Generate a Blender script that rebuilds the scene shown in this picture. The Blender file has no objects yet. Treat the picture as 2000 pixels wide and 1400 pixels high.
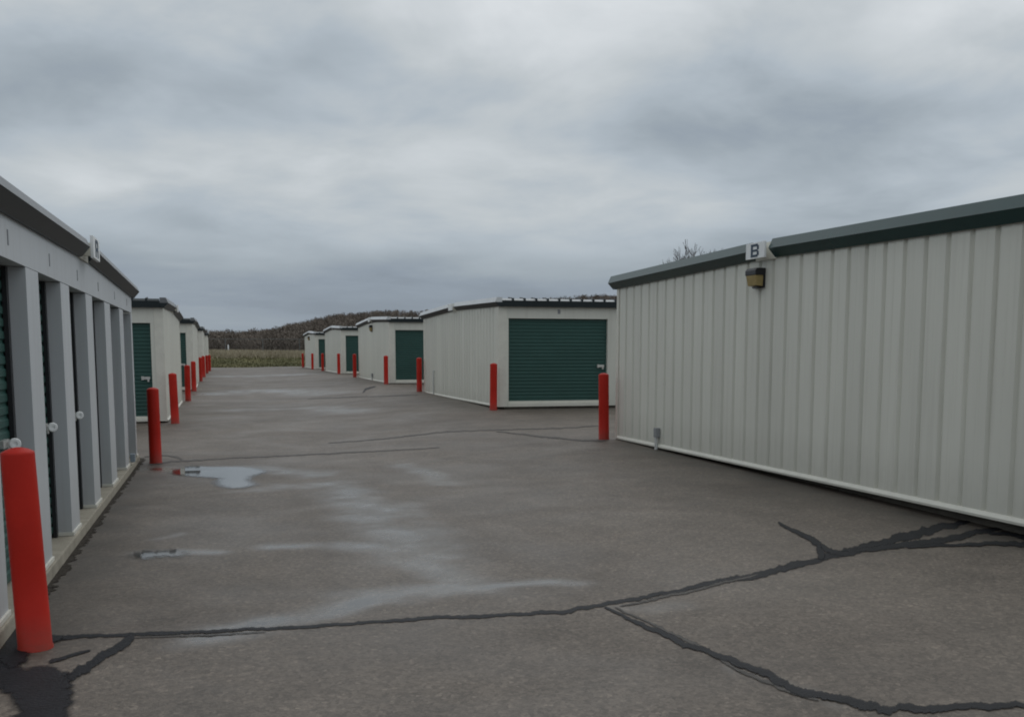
import bpy, bmesh, math, random
import numpy as np
from mathutils import Vector, Matrix

random.seed(7); rng = np.random.default_rng(7)
scene = bpy.context.scene
col = scene.collection

# ------------------------------------------------------------------ camera
W_, H_, FPX = 2000.0, 1400.0, 2000.0          # photograph size and focal length in its pixels
PITCH = math.radians(6.5)                      # looking slightly down, frame cropped from the upper part
HORIZON, VPX, CAM_H = 690.0, 430.0, 1.70
CYP = HORIZON + FPX * math.tan(PITCH)          # principal point row
YAW = math.atan2((W_/2 - VPX) / FPX, math.cos(PITCH) + math.sin(PITCH) * (CYP - HORIZON) / FPX)
cam_d = bpy.data.cameras.new('camera'); cam = bpy.data.objects.new('camera', cam_d); col.objects.link(cam)
cam.location = (0, 0, CAM_H)
cam.rotation_euler = (math.pi/2 - PITCH, 0, -YAW)
cam_d.sensor_width = 36; cam_d.lens = 36 * FPX / W_
cam_d.shift_y = (CYP - H_/2) / W_
cam_d.clip_start = 0.1; cam_d.clip_end = 12000
scene.camera = cam

# ------------------------------------------------------------------ exposure
scene.view_settings.view_transform = 'Standard'; scene.view_settings.look = 'None'
scene.view_settings.exposure = 0.0; scene.view_settings.gamma = 1.0
scene.cycles.filter_width = 1.9
scene.cycles.max_bounces = 6

# ------------------------------------------------------------------ overcast sky
SUN_EL, SUN_AZ = math.radians(52), math.radians(60)
world = bpy.data.worlds.new('World'); scene.world = world; world.use_nodes = True
nt = world.node_tree; nt.nodes.clear()
def wn(t, **k):
    n = nt.nodes.new(t)
    for a, b in k.items(): setattr(n, a, b)
    return n
def wmath(op, a, b=None, c=None, clamp=False):
    n = wn('ShaderNodeMath', operation=op, use_clamp=clamp)
    for i, v in enumerate((a, b, c)):
        if v is None: continue
        if isinstance(v, (int, float)): n.inputs[i].default_value = v
        else: nt.links.new(v, n.inputs[i])
    return n.outputs[0]
tc = wn('ShaderNodeTexCoord'); sp = wn('ShaderNodeSeparateXYZ'); nt.links.new(tc.outputs['Generated'], sp.inputs[0])
zc = wmath('MAXIMUM', sp.outputs[2], 0.0)
# clouds live on the dome; layers get thinner towards the horizon
lay = wmath('MULTIPLY', wmath('LOGARITHM', wmath('ADD', zc, 0.06), math.e), 0.60)
cmb = wn('ShaderNodeCombineXYZ'); nt.links.new(sp.outputs[0], cmb.inputs[0]); nt.links.new(sp.outputs[1], cmb.inputs[1]); nt.links.new(lay, cmb.inputs[2])
def wnoise(scale, detail, rough, dist, off, sx=1.0, sy=1.0, rot=0.0):
    mp = wn('ShaderNodeMapping'); nt.links.new(cmb.outputs[0], mp.inputs[0])
    mp.inputs['Location'].default_value = off; mp.inputs['Rotation'].default_value = (0, 0, rot)
    mp.inputs['Scale'].default_value = (sx, sy, 1)
    n = wn('ShaderNodeTexNoise'); nt.links.new(mp.outputs[0], n.inputs['Vector'])
    n.inputs['Scale'].default_value = scale; n.inputs['Detail'].default_value = detail
    n.inputs['Roughness'].default_value = rough; n.inputs['Distortion'].default_value = dist
    return n.outputs['Fac']
OFF = (44.4, 58.2)
big = wnoise(2.5, 2.0, 0.42, 0.25, (OFF[0], OFF[1], 0.3))
mid = wnoise(6.5, 5.0, 0.55, 0.3, (OFF[0] + 7.7, OFF[1] + 2.2, 1.3), 0.9, 0.9)
fine = wnoise(15.0, 3.0, 0.5, 0.2, (1.2, 9.1, 0), 0.9, 0.9)
def rng_map(v, a, b, c, d):
    n = wn('ShaderNodeMapRange', interpolation_type='SMOOTHSTEP'); nt.links.new(v, n.inputs[0])
    for i, q in enumerate((a, b, c, d)): n.inputs[i+1].default_value = q
    return n.outputs[0]
cl = wmath('ADD', wmath('MULTIPLY', rng_map(big, .30, .70, 0, 1), .53),
           wmath('ADD', wmath('MULTIPLY', rng_map(mid, .28, .72, 0, 1), .36), wmath('MULTIPLY', rng_map(fine, .3, .7, 0, 1), .11)))
# overcast luminance: dark near the horizon, brighter overhead
def wramp(v, stops):
    r = wn('ShaderNodeValToRGB'); nt.links.new(v, r.inputs[0]); e = r.color_ramp.elements
    for i, (p, c) in enumerate(stops):
        q = e[i] if i < 2 else e.new(p)
        q.position = p; q.color = (c, c, c, 1) if isinstance(c, float) else (*c, 1)
    return r.outputs[0]
grad = wramp(zc, ((0.0, .37), (1.0, .80), (.05, .365), (.085, .41), (.115, .51), (.15, .60), (.21, .50), (.30, .64)))
amp = wramp(zc, ((0.0, .40), (.14, .66)))
lum = wmath('ADD', wmath('MULTIPLY', wmath('SUBTRACT', cl, .5), amp), 1.0)
bright = wmath('MULTIPLY', grad, lum)
cloud = wn('ShaderNodeVectorMath', operation='SCALE'); cloud.inputs['Scale'].default_value = 1.0
bright = wmath('MULTIPLY', bright, .96)
nt.links.new(wramp(bright, ((0.0, (0., 0., 0.)), (1.0, (.975, 1., 1.02)), (.33, (.283, .332, .392)), (.40, (.350, .402, .448)), (.50, (.445, .502, .553)), (.58, (.535, .578, .606)), (.85, (.83, .86, .885)))), cloud.inputs[0])
sky = wn('ShaderNodeTexSky', sky_type='NISHITA', sun_disc=False, sun_elevation=SUN_EL, sun_rotation=SUN_AZ)
skym = wn('ShaderNodeVectorMath', operation='SCALE'); nt.links.new(sky.outputs[0], skym.inputs[0]); skym.inputs['Scale'].default_value = 0.05
mixs = wn('ShaderNodeMix', data_type='RGBA'); mixs.inputs['Factor'].default_value = 0.94
nt.links.new(skym.outputs[0], mixs.inputs['A']); nt.links.new(cloud.outputs[0], mixs.inputs['B'])
bg = wn('ShaderNodeBackground'); nt.links.new(mixs.outputs['Result'], bg.inputs[0]); bg.inputs[1].default_value = 1.0
wo = wn('ShaderNodeOutputWorld'); nt.links.new(bg.outputs[0], wo.inputs[0])

sd = bpy.data.lights.new('sun', 'SUN'); sd.energy = 0.5; sd.angle = math.radians(70); sd.color = (1, .97, .93)
sun = bpy.data.objects.new('sun', sd); col.objects.link(sun)
sdir = Vector((math.sin(SUN_AZ)*math.cos(SUN_EL), math.cos(SUN_AZ)*math.cos(SUN_EL), math.sin(SUN_EL)))
sun.rotation_euler = sdir.to_track_quat('Z', 'Y').to_euler(); sun.location = (0, 0, 50)

# ------------------------------------------------------------------ pixel -> place
fwd = np.array([math.sin(YAW)*math.cos(PITCH), math.cos(YAW)*math.cos(PITCH), -math.sin(PITCH)])
rgt = np.array([math.cos(YAW), -math.sin(YAW), 0.0]); upv = np.cross(rgt, fwd); EYE = np.array([0, 0, CAM_H])
def pray(x, y): return fwd + rgt*(x - W_/2)/FPX + upv*(CYP - y)/FPX
def on_plane(axis, val, x, y):
    d = pray(x, y); return EYE + d*((val - EYE[axis])/d[axis])
LY = [-20, 17, 24, 34, 42, 52, 60, 95]; LZ = [0, 0, .10, .14, .22, .34, .39, .45]
RY = [-20, 0, 8, 17, 25, 33, 42, 52, 62, 95]; RZ = [0, 0, .09, .185, .29, .37, .44, .50, .53, .53]
def ground(x, y):
    x = np.asarray(x, float); y = np.asarray(y, float)
    l = sum(np.interp(y + d, LY, LZ) for d in (-1.5, 0, 1.5))/3; r = sum(np.interp(y + d, RY, RZ) for d in (-1.5, 0, 1.5))/3
    t = np.clip((x - 1.0)/5.4, 0, 1); t = t*t*(3 - 2*t)
    return l*(1 - t) + r*t
def on_ground(x, y):
    z = 0.0
    for _ in range(12):
        p = on_plane(2, z, x, y); z = float(ground(p[0], p[1]))
    return np.array([p[0], p[1], z])

# ------------------------------------------------------------------ materials
def mat(name, color, rough=.6, spec=.5, var=.0, vscale=3.0, bump=0.0, bscale=40.0, metallic=0.0, coat=0.0, streak=0.0, stretch=None, dark=None):
    m = bpy.data.materials.new(name); m.use_nodes = True; t = m.node_tree; b = t.nodes['Principled BSDF']
    b.inputs['Roughness'].default_value = rough; b.inputs['Specular IOR Level'].default_value = spec
    b.inputs['Metallic'].default_value = metallic; b.inputs['Coat Weight'].default_value = coat; b.inputs['Coat Roughness'].default_value = .15
    b.inputs['Base Color'].default_value = (*color, 1)
    tcn = t.nodes.new('ShaderNodeTexCoord'); geo = t.nodes.new('ShaderNodeNewGeometry')
    if var > 0:
        mp = t.nodes.new('ShaderNodeMapping'); t.links.new(geo.outputs['Position'], mp.inputs[0])
        if stretch: mp.inputs['Scale'].default_value = stretch
        n = t.nodes.new('ShaderNodeTexNoise'); n.inputs['Scale'].default_value = vscale; n.inputs['Detail'].default_value = 6; n.inputs['Roughness'].default_value = .6
        t.links.new(mp.outputs[0], n.inputs['Vector'])
        r = t.nodes.new('ShaderNodeValToRGB'); t.links.new(n.outputs['Fac'], r.inputs[0])
        r.color_ramp.elements[0].position = .28; r.color_ramp.elements[1].position = .72
        d = dark or tuple(c*(1 - var) for c in color)
        r.color_ramp.elements[0].color = (*d, 1); r.color_ramp.elements[1].color = (*[min(1, c*(1 + var*.5)) for c in color], 1)
        t.links.new(r.outputs[0], b.inputs['Base Color'])
    if bump > 0:
        n2 = t.nodes.new('ShaderNodeTexNoise'); n2.inputs['Scale'].default_value = bscale; n2.inputs['Detail'].default_value = 3
        t.links.new(geo.outputs['Position'], n2.inputs['Vector'])
        bp = t.nodes.new('ShaderNodeBump'); bp.inputs['Strength'].default_value = bump; bp.inputs['Distance'].default_value = .02
        t.links.new(n2.outputs['Fac'], bp.inputs['Height']); t.links.new(bp.outputs[0], b.inputs['Normal'])
    return m
M = {}
M['wall'] = mat('cream_painted_steel', (.67, .67, .605), .48, .4, .07, 1.2, .06, 2.0, stretch=(1, 1, .25))
def weather(m, zdirt=.0):
    """small sheet-to-sheet colour differences, faint rain streaks and mud splashed along the foot of the wall"""
    t = m.node_tree; b = t.nodes['Principled BSDF']; L = t.links.new; src = b.inputs['Base Color'].links[0].from_socket
    oi = t.nodes.new('ShaderNodeObjectInfo'); mr = t.nodes.new('ShaderNodeMapRange'); L(oi.outputs['Random'], mr.inputs[0]); mr.inputs[3].default_value = .955; mr.inputs[4].default_value = 1.03
    sc = t.nodes.new('ShaderNodeVectorMath'); sc.operation = 'SCALE'; L(src, sc.inputs[0]); L(mr.outputs[0], sc.inputs['Scale'])
    geo = t.nodes.new('ShaderNodeNewGeometry'); tcn = t.nodes.new('ShaderNodeTexCoord')
    n = t.nodes.new('ShaderNodeTexNoise'); n.inputs['Scale'].default_value = 3.5; n.inputs['Detail'].default_value = 7; n.inputs['Roughness'].default_value = .7; L(geo.outputs['Position'], n.inputs['Vector'])
    sx = t.nodes.new('ShaderNodeSeparateXYZ'); L(geo.outputs['Position'], sx.inputs[0])
    h = t.nodes.new('ShaderNodeMapRange'); L(sx.outputs[2], h.inputs[0]); h.inputs[1].default_value = .20; h.inputs[2].default_value = .75; h.inputs[3].default_value = 1; h.inputs[4].default_value = 0
    a = t.nodes.new('ShaderNodeMath'); a.operation = 'MULTIPLY'; L(h.outputs[0], a.inputs[0]); L(n.outputs['Fac'], a.inputs[1])
    a2 = t.nodes.new('ShaderNodeMath'); a2.operation = 'MULTIPLY'; L(a.outputs[0], a2.inputs[0]); a2.inputs[1].default_value = .38
    mp = t.nodes.new('ShaderNodeMapping'); mp.inputs['Scale'].default_value = (9, 9, .35); L(geo.outputs['Position'], mp.inputs[0])
    n2 = t.nodes.new('ShaderNodeTexNoise'); n2.inputs['Scale'].default_value = 1.5; n2.inputs['Detail'].default_value = 5; L(mp.outputs[0], n2.inputs['Vector'])
    m2 = t.nodes.new('ShaderNodeMapRange'); L(n2.outputs['Fac'], m2.inputs[0]); m2.inputs[1].default_value = .5; m2.inputs[2].default_value = .8; m2.inputs[3].default_value = 0; m2.inputs[4].default_value = .16
    ad = t.nodes.new('ShaderNodeMath'); ad.operation = 'ADD'; L(a2.outputs[0], ad.inputs[0]); L(m2.outputs[0], ad.inputs[1])
    mx = t.nodes.new('ShaderNodeMix'); mx.data_type = 'RGBA'; L(ad.outputs[0], mx.inputs['Factor']); L(sc.outputs[0], mx.inputs['A']); mx.inputs['B'].default_value = (.26, .235, .19, 1)
    L(mx.outputs['Result'], b.inputs['Base Color'])
weather(M['wall'])
M['wall_grey'] = mat('pale_grey_painted_steel', (.535, .56, .58), .5, .4, .06, 1.0, .05, 2.0, stretch=(1, 1, .3))
weather(M['wall_grey'])
M['trim'] = mat('dark_green_trim', (.014, .052, .052), .26, .5, .15, 2.0, .05, 3.0)
M['trim_grey'] = mat('charcoal_trim', (.022, .030, .033), .42, .22, .15, 2.0, .05, 3.0)
M['flash'] = mat('pale_metal_flashing', (.60, .62, .63), .35, .5, .15, 2.0)
M['flash_dull'] = mat('dull_grey_flashing', (.155, .163, .17), .4, .5, .15, 2.0)
M['base'] = mat('cream_base_trim', (.68, .67, .60), .5, .4, .10, 4.0)
M['door'] = mat('green_door_steel', (.027, .082, .071), .45, .4, .12, 1.5)
M['galv'] = mat('galvalume_roof', (.36, .38, .39), .4, .5, .15, 2.0, metallic=.3)
M['conc'] = mat('concrete_slab', (.36, .33, .27), .9, .3, .25, 5.0, .3, 60)
M['found'] = mat('foundation_concrete', (.17, .155, .135), .95, .2, .3, 4.0, .3, 50)
M['red'] = mat('red_bollard_plastic', (.45, .018, .009), .5, .22, .13, 3.0, .05, 30)
def scuffs(m):
    t = m.node_tree; b = t.nodes['Principled BSDF']; L = t.links.new; src = b.inputs['Base Color'].links[0].from_socket
    geo = t.nodes.new('ShaderNodeNewGeometry'); tcn = t.nodes.new('ShaderNodeTexCoord'); sx = t.nodes.new('ShaderNodeSeparateXYZ'); L(tcn.outputs['Object'], sx.inputs[0])
    mp = t.nodes.new('ShaderNodeMapping'); mp.inputs['Scale'].default_value = (1, 1, 3.5); L(geo.outputs['Position'], mp.inputs[0])
    n = t.nodes.new('ShaderNodeTexNoise'); n.inputs['Scale'].default_value = 9; n.inputs['Detail'].default_value = 8; n.inputs['Roughness'].default_value = .75; L(mp.outputs[0], n.inputs['Vector'])
    r = t.nodes.new('ShaderNodeMapRange'); L(n.outputs['Fac'], r.inputs[0]); r.inputs[1].default_value = .64; r.inputs[2].default_value = .72; r.inputs[3].default_value = 0; r.inputs[4].default_value = .55
    mx = t.nodes.new('ShaderNodeMix'); mx.data_type = 'RGBA'; L(r.outputs[0], mx.inputs['Factor']); L(src, mx.inputs['A']); mx.inputs['B'].default_value = (.20, .06, .045, 1)
    h = t.nodes.new('ShaderNodeMapRange'); L(sx.outputs[2], h.inputs[0]); h.inputs[1].default_value = .0; h.inputs[2].default_value = .22; h.inputs[3].default_value = 1; h.inputs[4].default_value = 0
    a = t.nodes.new('ShaderNodeMath'); a.operation = 'MULTIPLY'; L(h.outputs[0], a.inputs[0]); L(n.outputs['Fac'], a.inputs[1])
    m2 = t.nodes.new('ShaderNodeMix'); m2.data_type = 'RGBA'; L(a.outputs[0], m2.inputs['Factor']); L(mx.outputs['Result'], m2.inputs['A']); m2.inputs['B'].default_value = (.12, .05, .035, 1)
    L(m2.outputs['Result'], b.inputs['Base Color'])
scuffs(M['red'])
M['white'] = mat('white_sign_panel', (.80, .82, .82), .5, .4, .05, 5)
M['letter'] = mat('blue_grey_lettering', (.035, .06, .095), .5, .4)
M['black'] = mat('black_lamp_housing', (.015, .015, .018), .4, .5)
M['lens'] = mat('yellowed_lamp_lens', (.36, .27, .11), .35, .5, .2, 20)
M['steel'] = mat('zinc_steel', (.62, .62, .60), .35, .5, .1, 20, metallic=.6)
M['bluegrey'] = mat('blue_grey_electric_box', (.22, .26, .30), .5, .5)
M['greybox'] = mat('grey_electric_box', (.25, .26, .27), .5, .5)
M['plate'] = mat('faded_number_plate', (.26, .27, .29), .6, .3)
M['pipe'] = mat('grey_white_conduit', (.52, .53, .52), .5, .4)
M['tar'] = mat('black_crack_sealant', (.010, .011, .014), .62, .25, .4, 7.0, .25, 50)
M['tar_worn'] = mat('worn_grey_crack_sealant', (.072, .066, .060), .65, .35, .45, 9.0, .25, 50)
def worn_edge(m, lo, hi, scale):
    """lets the asphalt show through where the thin edge of the sealant has worn away"""
    t = m.node_tree; b = t.nodes['Principled BSDF']; at = t.nodes.new('ShaderNodeAttribute'); at.attribute_name = 'depth'
    geo = t.nodes.new('ShaderNodeNewGeometry'); n = t.nodes.new('ShaderNodeTexNoise'); n.inputs['Scale'].default_value = scale; n.inputs['Detail'].default_value = 6; n.inputs['Roughness'].default_value = .7
    t.links.new(geo.outputs['Position'], n.inputs['Vector'])
    ad = t.nodes.new('ShaderNodeMath'); ad.operation = 'ADD'; t.links.new(at.outputs['Fac'], ad.inputs[0]); t.links.new(n.outputs['Fac'], ad.inputs[1])
    mr = t.nodes.new('ShaderNodeMapRange'); mr.interpolation_type = 'SMOOTHSTEP'; t.links.new(ad.outputs[0], mr.inputs[0]); mr.inputs[1].default_value = lo; mr.inputs[2].default_value = hi
    t.links.new(mr.outputs[0], b.inputs['Alpha'])
worn_edge(M['tar'], .60, .98, 14); worn_edge(M['tar_worn'], .72, 1.35, 10)
M['dirt_shade'] = mat('damp_dirt', (.045, .038, .030), .9, .2, .5, 12.0, .6, 30)
M['fence'] = mat('fence_galvanised', (.13, .14, .14), .5, .4)
M['bark'] = mat('grey_bark', (.075, .068, .062), .9, .2, .3, 4)
M['twig'] = mat('brown_grey_bare_wood', (.205, .175, .148), .95, .1, .6, .06)
M['twig_near'] = mat('grey_twigs', (.085, .075, .07), .95, .1, .3, 2)
M['ever'] = mat('dark_evergreen', (.030, .042, .026), .95, .1, .4, .2)
M['straw'] = mat('dry_tan_grass', (.40, .35, .255), .95, .1, .4, .4)
M['green'] = mat('short_green_grass', (.098, .090, .044), .95, .1, .4, .5)
def field_material():
    m = mat('field_ground', (.13, .12, .06), .95, .1, .45, .25, .4, 5, dark=(.065, .068, .032)); return m
M['field'] = field_material()
M['woodfloor'] = mat('brown_wooded_slope', (.075, .062, .052), .95, .05, .45, .03, dark=(.045, .042, .038))

def asphalt_material():
    m = bpy.data.materials.new('weathered_asphalt'); m.use_nodes = True; t = m.node_tree; b = t.nodes['Principled BSDF']; L = t.links.new
    geo = t.nodes.new('ShaderNodeNewGeometry')
    def noise(scale, det=5, rough=.6, vec=None, dist=0):
        n = t.nodes.new('ShaderNodeTexNoise'); n.inputs['Scale'].default_value = scale; n.inputs['Detail'].default_value = det
        n.inputs['Roughness'].default_value = rough; n.inputs['Distortion'].default_value = dist; L(vec or geo.outputs['Position'], n.inputs['Vector']); return n.outputs['Fac']
    def ramp(v, stops):
        r = t.nodes.new('ShaderNodeValToRGB'); L(v, r.inputs[0]); e = r.color_ramp.elements
        for i, (p, c) in enumerate(stops):
            q = e[i] if i < 2 else e.new(p)
            q.position = p; q.color = (*c, 1) if not isinstance(c, float) else (c, c, c, 1)
        return r.outputs[0]
    def mul(a, bb):
        x = t.nodes.new('ShaderNodeMix'); x.data_type = 'RGBA'; x.blend_type = 'MULTIPLY'; x.inputs['Factor'].default_value = 1
        L(a, x.inputs['A']); L(bb, x.inputs['B']); return x.outputs['Result']
    def mth(op, a, c):
        n = t.nodes.new('ShaderNodeMath'); n.operation = op
        for i, v in enumerate((a, c)):
            if isinstance(v, (int, float)): n.inputs[i].default_value = v
            else: L(v, n.inputs[i])
        return n.outputs[0]
    base = ramp(noise(.35, 6, .6, None, .4), [(.28, (.106, .087, .070)), (.72, (.172, .144, .117))])
    blot = ramp(noise(1.7, 7, .7), [(.30, .74), (.64, 1.08)])
    grain = ramp(noise(75, 4, .75), [(.30, .60), (.72, 1.42)])
    pebble_n = t.nodes.new('ShaderNodeTexVoronoi'); pebble_n.inputs['Scale'].default_value = 42; L(geo.outputs['Position'], pebble_n.inputs['Vector'])
    peb = ramp(pebble_n.outputs['Color'], [(.15, .68), (.80, 1.10), (.97, 1.50)])
    c = mul(mul(mul(base, blot), grain), peb)
    wet = t.nodes.new('ShaderNodeAttribute'); wet.attribute_name = 'wet'
    dirt_shade = t.nodes.new('ShaderNodeAttribute'); dirt_shade.attribute_name = 'dirt_shade'  # mask holding real dirt as well as painted contact shade
    wn_ = mth('MULTIPLY', wet.outputs['Fac'], mth('ADD', mth('MULTIPLY', noise(5, 4, .6), .9), .55))
    wc = t.nodes.new('ShaderNodeMath'); wc.operation = 'MINIMUM'; L(wn_, wc.inputs[0]); wc.inputs[1].default_value = 1.0; wn_ = wc.outputs[0]
    wm = t.nodes.new('ShaderNodeMix'); wm.data_type = 'RGBA'; L(mth('MULTIPLY', wn_, .35), wm.inputs['Factor']); L(c, wm.inputs['A']); wm.inputs['B'].default_value = (.10, .098, .095, 1)
    dm = t.nodes.new('ShaderNodeMix'); dm.data_type = 'RGBA'; L(mth('MULTIPLY', dirt_shade.outputs['Fac'], mth('ADD', mth('MULTIPLY', noise(2.5, 5, .7), 1.1), .25)), dm.inputs['Factor'])
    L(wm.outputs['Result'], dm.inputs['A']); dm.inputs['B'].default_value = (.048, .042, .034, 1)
    L(dm.outputs['Result'], b.inputs['Base Color'])
    damp = ramp(noise(.55, 5, .6, None, .8), [(.35, .50), (.65, .68)])
    rg = mth('SUBTRACT', damp, mth('MULTIPLY', wn_, .56))
    L(rg, b.inputs['Roughness']); b.inputs['Specular IOR Level'].default_value = .5
    bp = t.nodes.new('ShaderNodeBump'); L(mth('SUBTRACT', .55, mth('MULTIPLY', wn_, .55)), bp.inputs['Strength']); bp.inputs['Distance'].default_value = .006
    L(noise(60, 3, .7), bp.inputs['Height']); L(bp.outputs[0], b.inputs['Normal'])
    return m
M['asphalt'] = asphalt_material()
def water_material():
    m = bpy.data.materials.new('shallow_rain_water'); m.use_nodes = True; b = m.node_tree.nodes['Principled BSDF']
    b.inputs['Base Color'].default_value = (.055, .05, .045, 1); b.inputs['Roughness'].default_value = .03; b.inputs['IOR'].default_value = 1.33
    b.inputs['Specular IOR Level'].default_value = .6
    t = m.node_tree; at = t.nodes.new('ShaderNodeAttribute'); at.attribute_name = 'depth'
    geo = t.nodes.new('ShaderNodeNewGeometry'); n = t.nodes.new('ShaderNodeTexNoise'); n.inputs['Scale'].default_value = 22; n.inputs['Detail'].default_value = 4; t.links.new(geo.outputs['Position'], n.inputs['Vector'])
    ad = t.nodes.new('ShaderNodeMath'); ad.operation = 'ADD'; t.links.new(at.outputs['Fac'], ad.inputs[0]); t.links.new(n.outputs['Fac'], ad.inputs[1])
    mr = t.nodes.new('ShaderNodeMapRange'); mr.interpolation_type = 'SMOOTHSTEP'; t.links.new(ad.outputs[0], mr.inputs[0]); mr.inputs[1].default_value = .72; mr.inputs[2].default_value = 1.35
    t.links.new(mr.outputs[0], b.inputs['Alpha'])
    return m
M['water'] = water_material()

# ------------------------------------------------------------------ mesh helpers
class MB:
    def __init__(s): s.v = []; s.f = []
    def add(s, vs, fs):
        n = len(s.v); s.v += [tuple(v) for v in vs]; s.f += [tuple(i + n for i in f) for f in fs]; return s
    def box(s, a, b):
        (x0, x1), (y0, y1), (z0, z1) = [sorted(q) for q in zip(a, b)]
        return s.add([(x0,y0,z0),(x1,y0,z0),(x1,y1,z0),(x0,y1,z0),(x0,y0,z1),(x1,y0,z1),(x1,y1,z1),(x0,y1,z1)],
                     [(0,3,2,1),(4,5,6,7),(0,1,5,4),(1,2,6,5),(2,3,7,6),(3,0,4,7)])
    def prism(s, A, B):                       # two matching outlines
        n = len(A); vs = list(A) + list(B)
        return s.add(vs, [tuple(range(n))[::-1], tuple(range(n, 2*n))] + [(i, (i+1) % n, n + (i+1) % n, n + i) for i in range(n)])
    def tube(s, p, q, r0, r1, n=6):
        p, q = Vector(p), Vector(q); d = (q - p); 
        if d.length < 1e-6: return s
        d.normalize(); a = d.orthogonal().normalized(); b = d.cross(a)
        A = [p + (a*math.cos(2*math.pi*i/n) + b*math.sin(2*math.pi*i/n))*r0 for i in range(n)]
        B = [q + (a*math.cos(2*math.pi*i/n) + b*math.sin(2*math.pi*i/n))*r1 for i in range(n)]
        return s.prism(A, B)
    def lathe(s, prof, n=24, c=(0, 0, 0)):
        vs = []; fs = []
        for r, z in prof: vs += [(c[0] + r*math.cos(2*math.pi*i/n), c[1] + r*math.sin(2*math.pi*i/n), c[2] + z) for i in range(n)]
        for k in range(len(prof) - 1): fs += [(k*n + i, k*n + (i+1) % n, (k+1)*n + (i+1) % n, (k+1)*n + i) for i in range(n)]
        fs.append(tuple(range(n))[::-1]); fs.append(tuple((len(prof)-1)*n + i for i in range(n)))
        return s.add(vs, fs)
    def mesh(s, name, material, smooth=False, bevel=0.0, recalc=True):
        me = bpy.data.meshes.new(name); me.from_pydata(s.v, [], s.f)
        if recalc or bevel:
            bm = bmesh.new(); bm.from_mesh(me)
            if bevel: bmesh.ops.bevel(bm, geom=bm.edges[:], offset=bevel, segments=2, affect='EDGES', profile=.6)
            bmesh.ops.recalc_face_normals(bm, faces=bm.faces[:]); bm.to_mesh(me); bm.free()
        me.materials.append(material)
        if smooth:
            for p in me.polygons: p.use_smooth = True
            try: me.set_sharp_from_angle(angle=math.radians(40))
            except Exception: pass
        me.update(); return me
    def build(s, name, material, parent=None, **k): return link(name, s.mesh(name, material, **k), parent)
def link(name, me, parent=None, loc=None):
    o = bpy.data.objects.new(name, me); col.objects.link(o)
    if parent:
        o.parent = parent
        o.matrix_parent_inverse = Matrix.Translation(-Vector(parent_pos(parent)))
    if loc is not None: o.location = loc
    return o
POS = {}
def parent_pos(p):
    v = Vector((0, 0, 0)); q = p
    if q.name in POS: return POS[q.name]
    return v
def empty(name, loc):
    o = bpy.data.objects.new(name, None); col.objects.link(o); o.location = loc; o.empty_display_size = .2; POS[o.name] = Vector(loc); return o
def tag(o, label=None, cat=None, group=None, kind=None):
    if label: o['label'] = label
    if cat: o['category'] = cat
    if group: o['group'] = group
    if kind: o['kind'] = kind
    return o

# ------------------------------------------------------------------ terrain and asphalt
def grid_mesh(name, xs, ys, zf, material):
    X, Y = np.meshgrid(xs, ys); Z = zf(X, Y); nx, ny = len(xs), len(ys)
    me = bpy.data.meshes.new(name)
    V = np.stack([X, Y, Z], -1).reshape(-1, 3); i = np.arange(nx*ny).reshape(ny, nx)
    F = np.stack([i[:-1, :-1], i[:-1, 1:], i[1:, 1:], i[1:, :-1]], -1).reshape(-1, 4)
    me.vertices.add(len(V)); me.vertices.foreach_set('co', V.ravel())
    me.loops.add(F.size); me.loops.foreach_set('vertex_index', F.ravel().astype(np.int32))
    me.polygons.add(len(F)); me.polygons.foreach_set('loop_start', np.arange(0, F.size, 4, dtype=np.int32)); me.polygons.foreach_set('loop_total', np.full(len(F), 4, np.int32))
    me.update(calc_edges=True); me.validate(); me.materials.append(material)
    me.polygons.foreach_set('use_smooth', np.ones(len(F), bool))
    return me, V
YEND = 94.0
xs = np.concatenate([np.arange(-60, -4, 4.0), np.arange(-4, -1.6, .4), np.arange(-1.6, 7.0, .07), np.arange(7.0, 12, .5), np.arange(12, 81, 4.0)])
ys = np.concatenate([np.arange(-30, 2, 2.0), np.arange(2, 20, .07), np.arange(20, 40, .35), np.arange(40, YEND + .1, 1.0)])
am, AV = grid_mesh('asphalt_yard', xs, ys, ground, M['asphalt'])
yard = link('asphalt_yard', am); tag(yard, 'weathered grey brown asphalt yard running between the storage buildings', None, None, 'structure')

def dist_poly(P, pts):
    d = np.full(len(P), 1e9); t_ = np.zeros(len(P)); n = len(pts) - 1
    for k in range(n):
        a, b = pts[k][:2], pts[k+1][:2]; ab = b - a; L2 = max(ab @ ab, 1e-9)
        t = np.clip(((P - a) @ ab)/L2, 0, 1); q = a + t[:, None]*ab; dd = np.hypot(*(P - q).T)
        m = dd < d; d[m] = dd[m]; t_[m] = (k + t[m])/n
    return d, t_
P2 = AV[:, :2]; wet = np.zeros(len(P2))
def vnoise(P, scale, seed):
    r = np.random.default_rng(seed); T = r.random((64, 64)); q = P*scale; i = np.floor(q).astype(int); f = q - i; f = f*f*(3 - 2*f)
    g = lambda a, b: T[(i[:, 0] + a) % 64, (i[:, 1] + b) % 64]
    return (g(0, 0)*(1-f[:, 0]) + g(1, 0)*f[:, 0])*(1-f[:, 1]) + (g(0, 1)*(1-f[:, 0]) + g(1, 1)*f[:, 0])*f[:, 1]
WARP = np.stack([vnoise(P2, 1.6, 1) + .5*vnoise(P2, 4, 2) - .75, vnoise(P2, 1.6, 3) + .5*vnoise(P2, 4, 4) - .75], 1)*.35
WMOD = .45 + .75*vnoise(P2, 2.2, 5) + .35*(vnoise(P2, 7, 6) - .5)
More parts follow.
